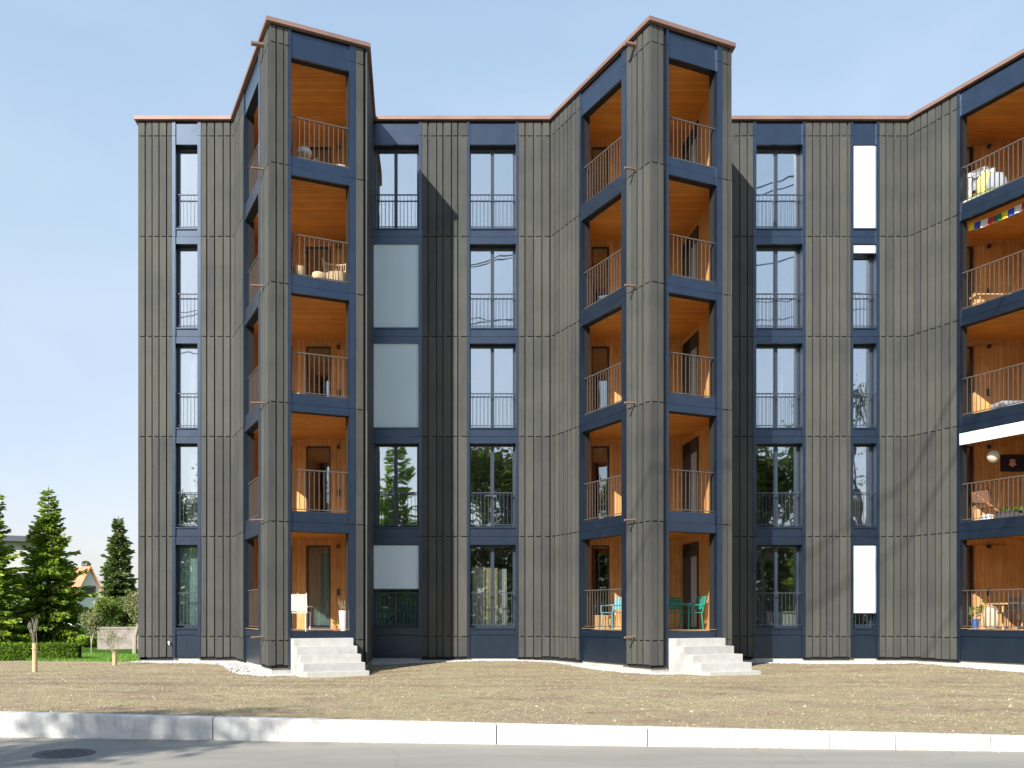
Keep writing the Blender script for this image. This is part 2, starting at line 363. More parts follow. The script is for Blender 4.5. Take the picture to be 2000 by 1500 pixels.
# ------------------------------------------------------------------ bays with loggias
def inset(poly, d):
    n = len(poly); P = [Vector((a, b)) for a, b in poly]; c = sum(P, Vector((0, 0)))/n; L = []
    for i in range(n):
        a, b = P[i], P[(i+1) % n]; e = (b-a).normalized(); nn = Vector((-e.y, e.x))
        if nn.dot(c-a) < 0: nn = -nn
        L.append((a+nn*d[i], e))
    out = []
    for i in range(n):
        (p, e), (q, f) = L[i-1], L[i]
        den = e.x*f.y-e.y*f.x; s = ((q.x-p.x)*f.y-(q.y-p.y)*f.x)/den; out.append(p+e*s)
    return [(v.x, v.y) for v in out]
CEIL = [1053, 859, 664, 469, 274]
for ti, t in enumerate(towers):
    x0 = t['x0']; L, Rf, S = t['L'], t['R'], t['S']
    # posts beside the openings
    for f, rg in ((L, ((101, 107), (232, 245))), (Rf, ((29, 33.5), (134, 144.5)))):
        for a, b in rg:
            j = MB(); ys = [YR]+SEAMS+[1285]
            for i in range(len(ys)-1): f.box(j, a, b, ys[i]+(.35 if i else 0), ys[i+1]-.35, -.07, .055)
            pp = part(j, 'bay_post', M['blue'])
            j = MB(); f.box(j, a+.1, b-.1, YR, 1285, -.24, -.07); part(j, 'post_back', M['black'], pp)  # black inner part, the shade of the reveal painted in
    # beams
    for f, a, b in ((L, 107, 232), (Rf, 33.5, 134)):
        j = MB(); f.box(j, a, b, YR+3, TOPS[4], -.04, .02); pp = part(j, 'edge_beam', M['blue'])
        j = MB(); f.box(j, a, b, YR+3, TOPS[4]+.2, -.2, -.04); part(j, 'beam_back', M['black'], pp)  # black back carries painted shade under the beam
        for k in range(4):
            j = MB(); sm = SEAMS[4-k]; f.box(j, a, b, BOTS[k+1]-1, sm-.4, -.04, .012); f.box(j, a, b, sm+.4, TOPS[k]-1, -.04, .026); f.box(j, a, b, sm-.5, sm+.5, -.04, 0)
            pp = part(j, 'edge_beam', M['blue'])
            j = MB(); f.box(j, a, b, BOTS[k+1]-.8, TOPS[k]-.8, -.2, -.04); part(j, 'beam_back', M['black'], pp)
        j = MB(); f.box(j, a, b, 1228, 1240, -.2, .02); part(j, 'edge_beam', M['blue'])
        if f is L:
            j = MB(); f.box(j, a, b, 1241, 1285, -.2, .005); part(j, 'spandrel_panel', M['blue'])
        else:
            j = MB(); f.box(j, a, b, 1241, 1285, -.2, -.03); part(j, 'spandrel_panel', M['blue'])
    # floors and ceilings
    poly = inset([t['A'], t['B'], t['C'], t['E']], [13.5, 13.5, 10, -3])
    pw = [(X(a), Yp(b)) for a, b in poly]
    for k in range(5):
        d = MB(); prism(d, pw, Z(BOTS[k]+12), Z(BOTS[k]+1)); part(d, 'balcony_deck', M['wood_deck'])
        c = MB(); prism(c, pw, Z(CEIL[k]), Z(CEIL[k]-8)); part(c, 'balcony_ceiling', M['wood_ceiling'])
        # threshold on the beam
        th = MB(); Rf.box(th, 33.5, 134, BOTS[k]-1.6, BOTS[k]-.9, -.19, .01); L.box(th, 107, 232, BOTS[k]-1.6, BOTS[k]-.9, -.19, .01)
        part(th, 'beam_capping', M['wood_deck'] if k == 0 else M['dbar'])
        # wood linings inside
        ln = MB(); y1, y0 = CEIL[k], BOTS[k]+1
        S.box(ln, 12, S.len+3, y1, y0, -.17, -.132)
        L.box(ln, 6, 100.5, y1, y0, -.26, -.222); L.box(ln, 245.5, 300, y1, y0, -.26, -.222); Rf.box(ln, 6, 28.5, y1, y0, -.26, -.222); Rf.box(ln, 145, 154, y1, y0, -.26, -.222)
        L.box(ln, 107, 232, y1, TOPS[k]-1, -.215, -.202); Rf.box(ln, 33.5, 134, y1, TOPS[k]-1, -.215, -.202)
        part(ln, 'balcony_wall_lining', M['wood_wall'])
        # back wall with glazed doors
        bw = MB(); dt = CEIL[k]+12
        F_flat.box(bw, x0+8, x0+264, y1, dt, -.12, .0)
        doors = ((77, 112), (140, 188)) if ti < 2 else ((80, 126),)
        cur = 8
        for a, b in doors:
            F_flat.box(bw, x0+cur, x0+a, dt, y0, -.12, .002); cur = b
        if ti == 2:
            F_flat.box(bw, x0+cur, x0+193, dt, y0, -.12, .05); F_flat.box(bw, x0+195, x0+264, dt, y0, -.12, .002)
        else: F_flat.box(bw, x0+cur, x0+264, dt, y0, -.12, .002)
        part(bw, 'balcony_back_wall', M['wood_wall'])
        for a, b in doors:
            fr = MB(); A0, B0 = x0+a, x0+b
            F_flat.box(fr, A0, A0+3, dt, y0, -.1, -.03); F_flat.box(fr, B0-3, B0, dt, y0, -.1, -.03)
            F_flat.box(fr, A0+3, B0-3, dt, dt+3, -.1, -.032); F_flat.box(fr, A0+3, B0-3, y0-4, y0, -.1, -.032)
            dd = part(fr, 'balcony_door', M['frame'])
            g = MB(); F_flat.box(g, A0+3, B0-3, dt+3, y0-4, -.07, -.062); part(g, 'pane', M['clear'], dd)
            h = MB(); F_flat.box(h, B0-2.4, B0-1, dt+80, dt+90, -.03, .02); part(h, 'handle', M['dbar'], dd)
        # side window in the flank wall
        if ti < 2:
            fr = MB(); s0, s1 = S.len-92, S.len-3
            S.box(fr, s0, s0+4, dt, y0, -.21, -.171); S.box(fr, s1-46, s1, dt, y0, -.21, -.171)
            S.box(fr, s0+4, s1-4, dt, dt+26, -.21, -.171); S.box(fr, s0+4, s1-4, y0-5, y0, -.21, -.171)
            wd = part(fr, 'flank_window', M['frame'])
            g = MB(); S.box(g, s0+4, s1-46, dt+26, y0-5, -.185, -.173); part(g, 'pane', mat('painted_sky_glass', (.42, .54, .68), .2, spec=.6), wd)  # pale blue pane: a sky reflection put into its colour
        # wall lamp and socket box
        lx = x0+(203 if ti < 2 else 153); lw = .004 if ti < 2 else .052
        q = MB(); F_flat.box(q, lx-2.3, lx+2.3, CEIL[k]+11.5, CEIL[k]+18, lw, lw+.1); part(q, 'wall_lamp', M['dbar'])
        q = MB(); F_flat.box(q, lx-2.6, lx+2.6, CEIL[k]+97, CEIL[k]+110, lw, lw+.05); part(q, 'socket_box', M['dbar'])
        # railings
        if not (k == 0 and True):
            railing(Rf, 33.5, 134, BOTS[k], -.08, 0, M['bar'], None, topy=BOTS[k]-71, step=8.6, thick=.016)
        railing(L, 107, 232, BOTS[k], -.08, 0, M['bar'], None, topy=BOTS[k]-71, step=8.6, thick=.016)
    # water spouts
    for y, r in ((250, .055), (457, .026), (652, .026), (847, .026), (1042, .026), (1237, .026)):
        q = MB(); a = L.pt(269, y, .02); b = L.pt(269, y+1.5, .36)
        q.bar(a, b, r, n=14); part(q, 'water_spout', M['copper'], smooth=False)
# awning bar on the right bay, garden tap
q = MB(); towers[2]['L'].box(q, 107.5, 231.5, 868, 889, .03, .075)
part(q, 'awning', M['blind'])
q = MB(); q.bar((X(332), D-.05, Z(1254)), (X(332), D-.14, Z(1254)), .03, n=12); q.bar((X(332), D-.12, Z(1254)), (X(333.5), D-.16, Z(1259)), .02, n=10)
part(q, 'garden_tap', mat('tap_metal', (.75, .75, .75), .35))

# ------------------------------------------------------------------ concrete steps
for ti, lab in ((0, 'pale concrete steps of five risers below the left bay, beside the white folding chair'),
                (1, 'pale concrete steps of five risers below the middle bay, under the green chairs')):
    Rf = towers[ti]['R']; bp = Rf.pt(82, 1300, .7); st = MB()
    for k in range(5):
        zt = .955-.188*k; w1 = .34+.3*k
        q = lambda z: [Vector((p.x, p.y, z)) for p in (Rf.pt(33, 0, w1), Rf.pt(135, 0, w1), Rf.pt(135, 0, (.058 if k == 0 else w1-.3)), Rf.pt(33, 0, (.058 if k == 0 else w1-.3)))]
        st.hexa(q(-.2), q(zt))
    o = st.build('concrete_steps', M['concrete'], off=(bp.x, bp.y, 0), bevel=.008); o.location = (bp.x, bp.y, 0)
    tag(o, lab, 'steps', 'concrete garden steps')
# ------------------------------------------------------------------ ground, road, kerb wall
def yc(x): return 10.56-.0957*max(-60, min(60, x))
def zc(x): return .237-.0118*max(-12, min(12, x))
from mathutils import noise as NZ
def gz(x, y):
    a = yc(x)+.2; t = max(0, min(1, (y-a)/(D-2-a))); s = t*t*(3-2*t)
    z = zc(x)*(1-s)+.15*s
    z += .07*NZ.noise(Vector((x*.22, y*.3, 3)))*min(1, (y-a)*.4 if y > a else 0)+.012*NZ.noise(Vector((x*1.7, y*1.7, 0)))*(1 if y > a+.3 else 0)
    for t_ in towers:                                   # shallow hollows at the bays
        bx = X(t_['x0']+170); by = Yp(240); d = ((x-bx)/3.2)**2+((y-by)/2.6)**2; z -= .10*math.exp(-d)
    if t >= 1 and x < -8.8: z -= .02
    return z
def axis(lo, hi, step, far, g=1.35):
    v = []; a = lo
    while a <= hi+1e-6: v.append(a); a += step
    s = step
    while v[-1] < far: s *= g; v.append(v[-1]+s)
    s = step; pre = []
    b = lo
    while b > -far: s *= g; b -= s; pre.append(b)
    return pre[::-1]+v
xs = axis(-20, 20, .2, 2500)
ts = []; a = 0
while a < 20: ts.append(a); a += .2
s = .2
while ts[-1] < 3000: s *= 1.3; ts.append(ts[-1]+s)
gm = MB(); n = len(xs)
gv = [(x, yc(x)+.1+t, gz(x, yc(x)+.1+t)) for t in ts for x in xs]
gm.add(gv, [(j*n+i, j*n+i+1, (j+1)*n+i+1, (j+1)*n+i) for j in range(len(ts)-1) for i in range(n-1)])
m = mat('dry_earth', (.4, .33, .2), .95, spec=.1)
f = noise(m, .55, (1, 1.6, 1), 6, .65); f2 = noise(m, 6, (1, 1, 1), 8, .78); f3 = noise(m, 38, (1, 1, 1), 3, .7)
c = ramp(m, f, [(.34, (.50, .38, .26)), (.45, (.66, .53, .36)), (.53, (.65, .56, .34)), (.66, (.78, .66, .44))])
c = mixc(m, 1., c, ramp(m, f2, [(.34, (.52, .50, .46)), (.46, (.94, .93, .92)), (.54, (1, 1, 1)), (.70, (1.32, 1.29, 1.24))]), 'MULTIPLY')
c = mixc(m, 1., c, ramp(m, f3, [(.34, (.70, .68, .65)), (.5, (1, 1, 1)), (.68, (1.25, 1.25, 1.25))]), 'MULTIPLY')
tc = nd(m, 'ShaderNodeTexCoord'); sx = nd(m, 'ShaderNodeSeparateXYZ'); lk(m, tc.outputs['Object'], sx.inputs[0])
def mth(op, a, b=None):
    q = nd(m, 'ShaderNodeMath', operation=op)
    for i, v in enumerate((a, b)):
        if v is None: continue
        if isinstance(v, (int, float)): q.inputs[i].default_value = v
        else: lk(m, v, q.inputs[i])
    return q.outputs[0]
wob = mth('MULTIPLY', mth('SUBTRACT', f, .5), 2.4)
far = mth('GREATER_THAN', mth('ADD', sx.outputs[1], wob), 26.7)
g = ramp(m, f2, [(.3, (.05, .13, .015)), (.7, (.13, .26, .03))])
base(m, mixc(m, far, c, g)); hb = mth('ADD', f2, f3); bump(m, hb, 1.0, .13); M['earth'] = m
tag(gm.build('ground', m, smooth=True), kind='structure')
m = mat('asphalt', (.3, .3, .28), .9, spec=.2)
f = noise(m, .35, (.35, 1.3, 1), 5); f2 = noise(m, 90, (1, 1, 1), 3); f5 = noise(m, 2.2, (.25, 1, 1), 4)
c = ramp(m, f, [(.3, (.255, .245, .215)), (.7, (.315, .30, .26))])
c = mixc(m, 1., c, ramp(m, f2, [(.3, (.85, .85, .85)), (.7, (1.12, 1.12, 1.12))]), 'MULTIPLY')
c = mixc(m, 1., c, ramp(m, f5, [(.35, (.93, .93, .93)), (.6, (1.04, 1.04, 1.04))]), 'MULTIPLY')
tv = nd(m, 'ShaderNodeTexCoord'); nv = nd(m, 'ShaderNodeTexNoise'); nv.inputs['Scale'].default_value = 1.5; mv = nd(m, 'ShaderNodeMix', data_type='VECTOR'); mv.inputs[0].default_value = .35
lk(m, tv.outputs['Object'], nv.inputs['Vector']); lk(m, tv.outputs['Object'], mv.inputs[4]); lk(m, nv.outputs['Color'], mv.inputs[5])
vo = nd(m, 'ShaderNodeTexVoronoi', feature='DISTANCE_TO_EDGE'); vo.inputs['Scale'].default_value = .45; lk(m, mv.outputs[1], vo.inputs['Vector'])
c = mixc(m, 1., c, ramp(m, vo.outputs['Distance'], [(.0, (.88, .88, .88)), (.006, (1, 1, 1))]), 'MULTIPLY')
base(m, c); bump(m, f2, .3, .01)
q = MB(); v = []
for x in (-400, -60, -30, 0, 30, 60, 400): v += [(x, yc(x)+.06, 0), (x, -5.5, 0)]
q.add(v, [(2*i, 2*i+1, 2*i+3, 2*i+2) for i in range(6)]); tag(q.build('road', m), kind='structure')
m = mat('far_grass', (.06, .12, .03), .95); base(m, ramp(m, noise(m, .4), [(.3, (.04, .09, .02)), (.7, (.10, .16, .04))]))
q = MB(); q.add([(-2500, -2500, .1), (2500, -2500, .1), (2500, -7.5, .1), (-2500, -7.5, .1)], [(0, 1, 2, 3)]); tag(q.build('ground', m), kind='structure')
q = MB(); q.box(-400, 400, -7.6, -5.4, -.1, .12); tag(q.build('pavement', M['concrete']), kind='structure')
# low white wall: blocks with open joints
J = [-60, -11.2, -6.9, -2.55, .916, 2.675, 4.72, 5.45, 6.47, 8.5, 11.5, 15, 60]
wl = MB()
for a, b in zip(J[:-1], J[1:]):
    a += .006; b -= .006; r_ = random.uniform(-.006, .006)
    wl.hexa([(a, yc(a)+r_, -.1), (b, yc(b)+r_, -.1), (b, yc(b)+.17+r_, -.1), (a, yc(a)+.17+r_, -.1)],
            [(a, yc(a)+r_, zc(a)+.012), (b, yc(b)+r_, zc(b)+.012), (b, yc(b)+.17+r_, zc(b)+.012), (a, yc(a)+.17+r_, zc(a)+.012)])
tag(wl.build('low_wall', M['wallc'], bevel=.008), 'long low white concrete edging wall between the road and the dry earth', 'wall')
q = MB(); q.lathe([(.33, 0), (.33, .006), (.30, .006), (.30, .004)], 28)
o = tag(thing('manhole_cover', 'round dark iron manhole cover set in the road near the left edge', 'manhole', (-3.96, 9.77, .001)))
mi = mat('iron', (.045, .04, .055), .55, .3); q.build('rim', mi, o)
q = MB(); q.lathe([(.295, 0), (.295, .005)], 28)
for i in range(-3, 4):
    for j in range(-3, 4):
        if i*i+j*j < 11: q.box(i*.075-.02, i*.075+.02, j*.075-.02, j*.075+.02, .005, .009)
q.build('lid', mi, o)

# white gravel strip along the plinth
def foot(x):                                            # facade line (world y) in front of the wall at this x
    best = D
    for t_ in towers:
        for P, Q in ((t_['A'], t_['B']), (t_['B'], t_['C']), (t_['C'], t_['E'])):
            xa, xb = X(P[0]), X(Q[0])
            if min(xa, xb) <= x <= max(xa, xb) and abs(xb-xa) > .5:
                best = min(best, Yp(P[1])+(Yp(Q[1])-Yp(P[1]))*(x-xa)/(xb-xa))
    return best
rng = random.Random(3)
sm_ = MB(); bot = []
def stone(mb, x, y, z, r, rg=rng):
    a = rg.uniform(0, 6.28); vs = []
    for i in range(5):
        t = a+i*1.2566; q_ = r*rg.uniform(.7, 1.15); vs.append((x+cos(t)*q_, y+sin(t)*q_, z-.2*r))
    vs.append((x+rg.uniform(-.3, .3)*r, y+rg.uniform(-.3, .3)*r, z+r*rg.uniform(.45, .8)))
    mb.add(vs, [(0, 1, 5), (1, 2, 5), (2, 3, 5), (3, 4, 5), (4, 0, 5)])
def gw(x):                                              # width of the strip
    w_ = .45+.22*NZ.noise(Vector((x*.5, 0, 7)))
    for c_, a_ in ((X(480), .9), (X(530), .8), (X(1130), .4), (X(745), .5), (X(1230), .3)): w_ += a_*math.exp(-((x-c_)/.9)**2)
    return w_
stp = []
for ti in (0, 1): c_ = towers[ti]['R'].pt(82, 1300, .9); stp.append((c_.x, c_.y))
for i in range(15000):
    x = rng.uniform(-8.4, 21.5); f0 = foot(x)
    y = f0-rng.uniform(-.3, 1)**1*gw(x)
    stone(sm_, x, y, gz(x, y)+.012, rng.uniform(.018, .042))
m = mat('white_gravel', (.6, .6, .58), .85); base(m, ramp(m, island(m), [(0, (.30, .30, .30)), (.5, (.46, .46, .45)), (1, (.62, .61, .60))]))
tag(sm_.build('gravel', m), 'strip of white gravel along the foot of the building', 'gravel', kind='stuff')
# loose stones and dry tufts on the earth
sm_ = MB()
for i in range(13000):
    x = rng.uniform(-12, 15); y = yc(x)+.25+rng.random()**1.3*15.5
    if y > foot(x)-.3: continue
    stone(sm_, x, y, gz(x, y), rng.uniform(.007, .024)*(1.5 if rng.random() < .05 else .8))
for i in range(2600):
    x = rng.uniform(-11, 15); k_ = NZ.noise(Vector((x*.9, 0, 2)))
    if k_ < rng.uniform(-.3, .3): continue
    stone(sm_, x, yc(x)-abs(rng.gauss(0, .035)), .001, rng.uniform(.004, .013))
m = mat('loose_stone', (.4, .36, .3), .9); base(m, ramp(m, island(m), [(0, (.20, .14, .09)), (.7, (.40, .31, .21)), (1, (.56, .48, .38))]))
tag(sm_.build('loose_stones', m), 'small stones and clods scattered over the dry earth', 'stones', kind='stuff')
tb = MB()
for i in range(4200):
    x = rng.uniform(-12, 15); y = yc(x)+.25+rng.random()*16
    if y > foot(x)-.6 or NZ.noise(Vector((x*.5, y*.8, 5)))+rng.uniform(-.3, .3) < -.02: continue
    z = gz(x, y)
    for j in range(5):
        a = rng.uniform(0, 6.28); h = rng.uniform(.015, .05); l = rng.uniform(.01, .04); bx, by = x+rng.uniform(-.05, .05), y+rng.uniform(-.05, .05)
        tb.add([(bx-.004*sin(a), by+.004*cos(a), z-.005), (bx+.004*sin(a), by-.004*cos(a), z-.005), (bx+l*cos(a), by+l*sin(a), z+h)], [(0, 1, 2)])
m = mat('dry_grass', (.3, .27, .1), .9); base(m, ramp(m, island(m), [(0, (.20, .20, .07)), (.5, (.38, .33, .16)), (1, (.48, .42, .25))]))
tag(tb.build('dry_grass', m), 'sparse dry grass sprouting on the bare earth', 'grass', kind='stuff')

# ------------------------------------------------------------------ trees
def leafmat(name, stops, sc=1.2):
    m = mat(name, stops[0], .6, spec=.25)
    c = ramp(m, island(m), [(0, stops[0]), (.55, stops[1]), (1, stops[2])])
    c = mixc(m, 1., c, ramp(m, noise(m, sc, (1, 1, 1), 3), [(.35, (.65, .7, .7)), (.65, (1.2, 1.15, 1.0))]), 'MULTIPLY'); base(m, c)
    n_ = m.node_tree; t_ = n_.nodes.new('ShaderNodeBsdfTranslucent'); mx = n_.nodes.new('ShaderNodeMixShader'); mx.inputs[0].default_value = .35
    lk(m, c, t_.inputs[0]); o_ = n_.nodes['Material Output']; lk(m, n_.nodes['Principled BSDF'].outputs[0], mx.inputs[1]); lk(m, t_.outputs[0], mx.inputs[2]); lk(m, mx.outputs[0], o_.inputs[0])
    return m
mbark = mat('bark', (.12, .085, .06), .9); base(mbark, ramp(mbark, noise(mbark, 8, (1, 1, .3)), [(.3, (.07, .05, .035)), (.7, (.17, .13, .09))]))
mpale = mat('pale_bark', (.38, .34, .27), .9)
def leafquad(mb, p, d, wd, ln, rg):
    d = d.normalized(); s_ = d.cross(Vector((rg.uniform(-1, 1), rg.uniform(-1, 1), rg.uniform(-.2, 1))))
    if s_.length < .05: s_ = Vector((1, 0, 0))
    s_.normalize(); a = p; b = p+d*ln*.55+s_*wd; c = p+d*ln; e = p+d*ln*.55-s_*wd
    mb.add([a, b, c, e], [(0, 1, 2, 3)])
def spruce(name, label, loc, H, Rr, seed, lm, dens=1.0, cat='tree', group=None, skew=1.0, leaf=.1, top=.8):
    rg = random.Random(seed); root = thing(name, label, cat, loc, 0, group); tr = MB(); fo = MB()
    tr.bar((0, 0, -.1), (0, 0, H*.55), .024*H, .011*H, 9); tr.bar((0, 0, H*.55), (0, 0, H), .011*H, .004, 6)
    z = H*.05
    while z < H*.985:
        f = 1-z/H; n = int(6+5*f); L0 = Rr*f**top+.06
        for i in range(n):
            a = rg.uniform(0, 2*pi); L = L0*rg.uniform(.55, 1.22)*(1 if rg.random() > .1 else 1.25); up = .55-.8*f
            d = Vector((cos(a), sin(a), up+rg.uniform(-.12, .12)))
            if L > .5 and rg.random() < .6: tr.bar((0, 0, z), (d.x*L*.8, d.y*L*.8, z+d.z*L*.8*.6), .012, .005, 4, False)
            k = int(max(5, L*22*dens))
            for j in range(k):
                q = (j+rg.random())/k
                if q < .18 and L > .6: continue
                bend = -.25*q*q*L*f+.16*q**4*L
                p = Vector((d.x*L*q, d.y*L*q, z+d.z*L*q*.6+bend))
                wid = (1-q)*.34*L+.03; side_ = Vector((-sin(a), cos(a), 0))*rg.uniform(-1, 1)*wid
                p2 = p+side_+Vector((0, 0, rg.uniform(-.09, .05)*min(1, L)))
                dd = Vector((d.x, d.y, -.12+up*.5))+side_.normalized()*.7+Vector((rg.uniform(-.3, .3), rg.uniform(-.3, .3), rg.uniform(-.35, .25)))
                leafquad(fo, p2, dd, leaf*.32, leaf*rg.uniform(1.2, 2.2), rg)
        z += H*.0175*rg.uniform(.7, 1.3)
    for j in range(14): leafquad(fo, Vector((0, 0, H-.35+j*.025)), Vector((rg.uniform(-.5, .5), rg.uniform(-.5, .5), 1)), .02, .13, rg)
    tr.build('trunk', mbark, root); fo.build('crown', lm, root); return root
def bushy(name, label, loc, H, Rr, seed, lm, n=3500, leaf=.06, bark=None, trunk=.3, cat='tree', group=None, open_=.5, up=.6):
    """limbs grown recursively, leaves scattered round the twig ends"""
    rg = random.Random(seed); root = thing(name, label, cat, loc, 0, group); tr = MB(); fo = MB(); tips = []
    def grow(p, d, L, r, lev):
        q = p+d*L; tr.bar(p, q, r, r*.68, 6 if lev < 2 else 4, False)
        if lev >= 4 or r < .004: tips.append((p, q)); return
        if lev >= 2: tips.append((p, q))
        for i in range(rg.choice((2, 3, 3)) if lev else 4):
            v = Vector((rg.gauss(0, 1), rg.gauss(0, 1), rg.gauss(0, .6))).normalized()
            nd_ = (d*1.0+v*open_*1.3+Vector((0, 0, up*.35))).normalized(); grow(q, nd_, L*rg.uniform(.62, .85), r*.62, lev+1)
    grow(Vector((0, 0, -.1)), Vector((rg.uniform(-.05, .05), rg.uniform(-.05, .05), 1)), H*trunk, H*.018, 0)
    mz = max(t[1].z for t in tips); k = H/mz; mr = max(sqrt(t[1].x**2+t[1].y**2) for t in tips); kr = Rr/mr
    tr.v = [(x*kr, y*kr, z*k) for x, y, z in tr.v]
    for i in range(n):
        p, q = rg.choice(tips); c = p.lerp(q, rg.random()); c = Vector((c.x*kr, c.y*kr, c.z*k))
        c += Vector((rg.gauss(0, 1), rg.gauss(0, 1), rg.gauss(0, .8)))*leaf*1.7
        leafquad(fo, c, Vector((rg.uniform(-1, 1), rg.uniform(-1, 1), rg.uniform(-.6, .8))), leaf*.4, leaf, rg)
    tr.build('trunk', bark or mbark, root)
    if n: fo.build('crown', lm, root)
    return root
def IX(px, dist): return (px-CX)/FPX*dist
def IZ(py, dist): return EYE+(1200-py)/FPX*dist
lg = leafmat('spruce_needles', [(.09, .17, .022), (.25, .37, .04), (.48, .60, .09)], .9)
lg2 = leafmat('blue_spruce_needles', [(.07, .12, .04), (.16, .23, .07), (.28, .36, .11)], .9)
ly = leafmat('spring_leaves', [(.12, .18, .03), (.22, .30, .05), (.34, .42, .10)], 1.5)
lp = leafmat('pale_catkins', [(.20, .24, .10), (.34, .38, .18), (.48, .50, .28)], 2)
lh = leafmat('hedge_leaves', [(.05, .11, .012), (.14, .26, .025), (.26, .42, .04)], 1.5)
G0 = .12
spruce('spruce_tree', 'tall pointed green spruce standing in front of the grey flat roofed building', (IX(95, 38), 38, G0), IZ(952, 38)-G0, 1.85, 11, lg, 3.8, leaf=.125, top=1.0)
spruce('spruce_tree', 'green spruce cut off by the left edge of the photograph', (IX(-22, 36), 36, G0), IZ(925, 36)-G0, 1.75, 12, lg, 3.4, leaf=.125, top=1.0)
spruce('spruce_tree', 'grey green spruce close to the left end of the building, behind the pale bush', (IX(231, 60), 60, G0), IZ(1010, 60)-G0, 1.45, 13, lg2, 3.4, leaf=.17, top=.8)
spruce('spruce_tree', 'small dark spruce top showing behind the ridge of the white house', (IX(168, 120), 120, G0), IZ(1096, 120)-G0, 2.2, 14, lg2, .7, leaf=.25)
bushy('leafy_tree', 'round yellow green tree in front of the grey green spruce', (IX(214, 47), 47, G0), IZ(1170, 47)-G0, 1.1, 21, ly, 4500, .09, trunk=.2)
bushy('leafy_tree', 'low yellow green tree between the white house and the big spruce', (IX(176, 40), 40, G0), IZ(1192, 40)-G0, .62, 22, ly, 2600, .07, trunk=.18, bark=mpale)
bushy('pale_bush', 'tall pale feathery bush beside the left corner of the building', (IX(262, 31.5), 31.5, G0), IZ(1158, 31.5)-G0, .85, 23, lp, 15000, .06, trunk=.15, bark=mpale, cat='bush')
bushy('pale_bush', 'short pale bush on the lawn at the right end of the hedge', (IX(178, 31), 31, G0), IZ(1196, 31)-G0, .36, 24, lp, 3200, .055, trunk=.15, bark=mpale, cat='bush')
# young trees with trunk guards
def sapling(px, dist, hg, top, seed, lab, leaves):
    x = IX(px, dist); z0 = gz(x, dist)
    o = bushy('young_tree', lab, (x, dist, z0), top, .28 if not leaves else .45, seed, lp, leaves, .035, bark=mpale, trunk=.42, up=1.0, open_=.45)
    q = MB(); q.bar((0, 0, -.03), (0, 0, hg), .06, .055, 14); q.bar((.0, 0, hg*.8), (0, 0, hg*.84), .068, .068, 14)
    q.build('trunk_guard', mat('reed_mat', (.52, .40, .24), .9), o); return o
sapling(68, 20.9, .68, 1.38, 31, 'bare young tree with a straw coloured trunk guard on the earth at far left', 0)
sapling(224, 24.0, .38, 1.05, 32, 'small young tree with pale leaves by the left corner of the building', 520)
# hedge
rg = random.Random(5); hb_ = MB(); hroot = thing('hedge', 'low clipped green hedge along the back of the bare earth at left', 'hedge', (-13.45, 27.1, G0))
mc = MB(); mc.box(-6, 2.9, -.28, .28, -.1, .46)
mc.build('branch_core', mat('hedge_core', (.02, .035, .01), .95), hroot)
for i in range(16000):
    fc = rg.random(); x = rg.uniform(-6.05, 3.0)
    y, z = (rg.uniform(-.33, .33), .5+rg.gauss(0, .02)) if fc < .35 else ((-.32+rg.gauss(0, .02), rg.uniform(0, .5)))
    leafquad(hb_, Vector((x, y, z)), Vector((rg.uniform(-1, 1), rg.uniform(-1, .3), rg.uniform(-.3, 1))), .022, .06, rg)
hb_.build('foliage', lh, hroot)
# lawn blades on the strip by the corner
gb = MB()
for i in range(16000):
    x = rg.uniform(-11.8, -8.0); y = rg.uniform(26.2, 30.5)
    z = gz(x, y); a = rg.uniform(0, 6.28); h = rg.uniform(.04, .11)
    gb.add([(x-.006*sin(a), y+.006*cos(a), z), (x+.006*sin(a), y-.006*cos(a), z), (x+.03*cos(a), y+.03*sin(a), z+h)], [(0, 1, 2)])
m = mat('lawn', (.1, .25, .02), .8); base(m, ramp(m, island(m), [(0, (.07, .18, .015)), (.6, (.14, .32, .03)), (1, (.24, .42, .06))]))
tag(gb.build('lawn_grass', m), 'bright green lawn strip by the left corner of the building', 'grass', kind='stuff')
# garden wall far left
q = MB(); y0 = 36
q.box(IX(190, y0), IX(300, y0), y0, y0+.25, 0, IZ(1228, y0)); q.box(IX(189, y0), IX(301, y0), y0-.03, y0+.28, IZ(1228, y0), IZ(1226, y0)+.03)
mg = mat('rough_plaster', (.55, .48, .42), .9); base(mg, ramp(mg, noise(mg, 3, (1, 1, 1), 6), [(.3, (.20, .17, .15)), (.7, (.42, .37, .34))]))
tag(q.build('garden_wall', mg), 'weathered pale garden wall behind the lawn left of the building', 'wall')

# white house
hd = 105; hx = IX(175, hd)
ho = thing('white_house', 'white gabled house with an orange tiled roof behind the spruces', 'house', (hx, hd, G0))
ang = R(42); rot = Matrix.Rotation(ang, 4, 'Z')
def rb_(mb, name, m_, par):
    mb.v = [tuple(rot@Vector(v)) for v in mb.v]; return mb.build(name, m_, par)
mw = mat('white_render', (.72, .72, .70), .9); mro = mat('orange_tiles', (.55, .24, .12), .85)
base(mro, ramp(mro, noise(mro, 6, (1, 1, 1)), [(.3, (.42, .18, .09)), (.7, (.66, .33, .18))]))
gx = 1.85; ez = 3.3; rz_ = 6.95
q = MB(); q.add([(-gx, 0, -.2), (gx, 0, -.2), (gx, 0, ez), (0, 0, rz_), (-gx, 0, ez), (-gx, 9, -.2), (gx, 9, -.2), (gx, 9, ez), (0, 9, rz_), (-gx, 9, ez)],
    [(0, 1, 2, 3, 4), (9, 8, 7, 6, 5), (0, 5, 6, 1), (1, 6, 7, 2), (4, 9, 5, 0)]); rb_(q, 'wall', mw, ho)
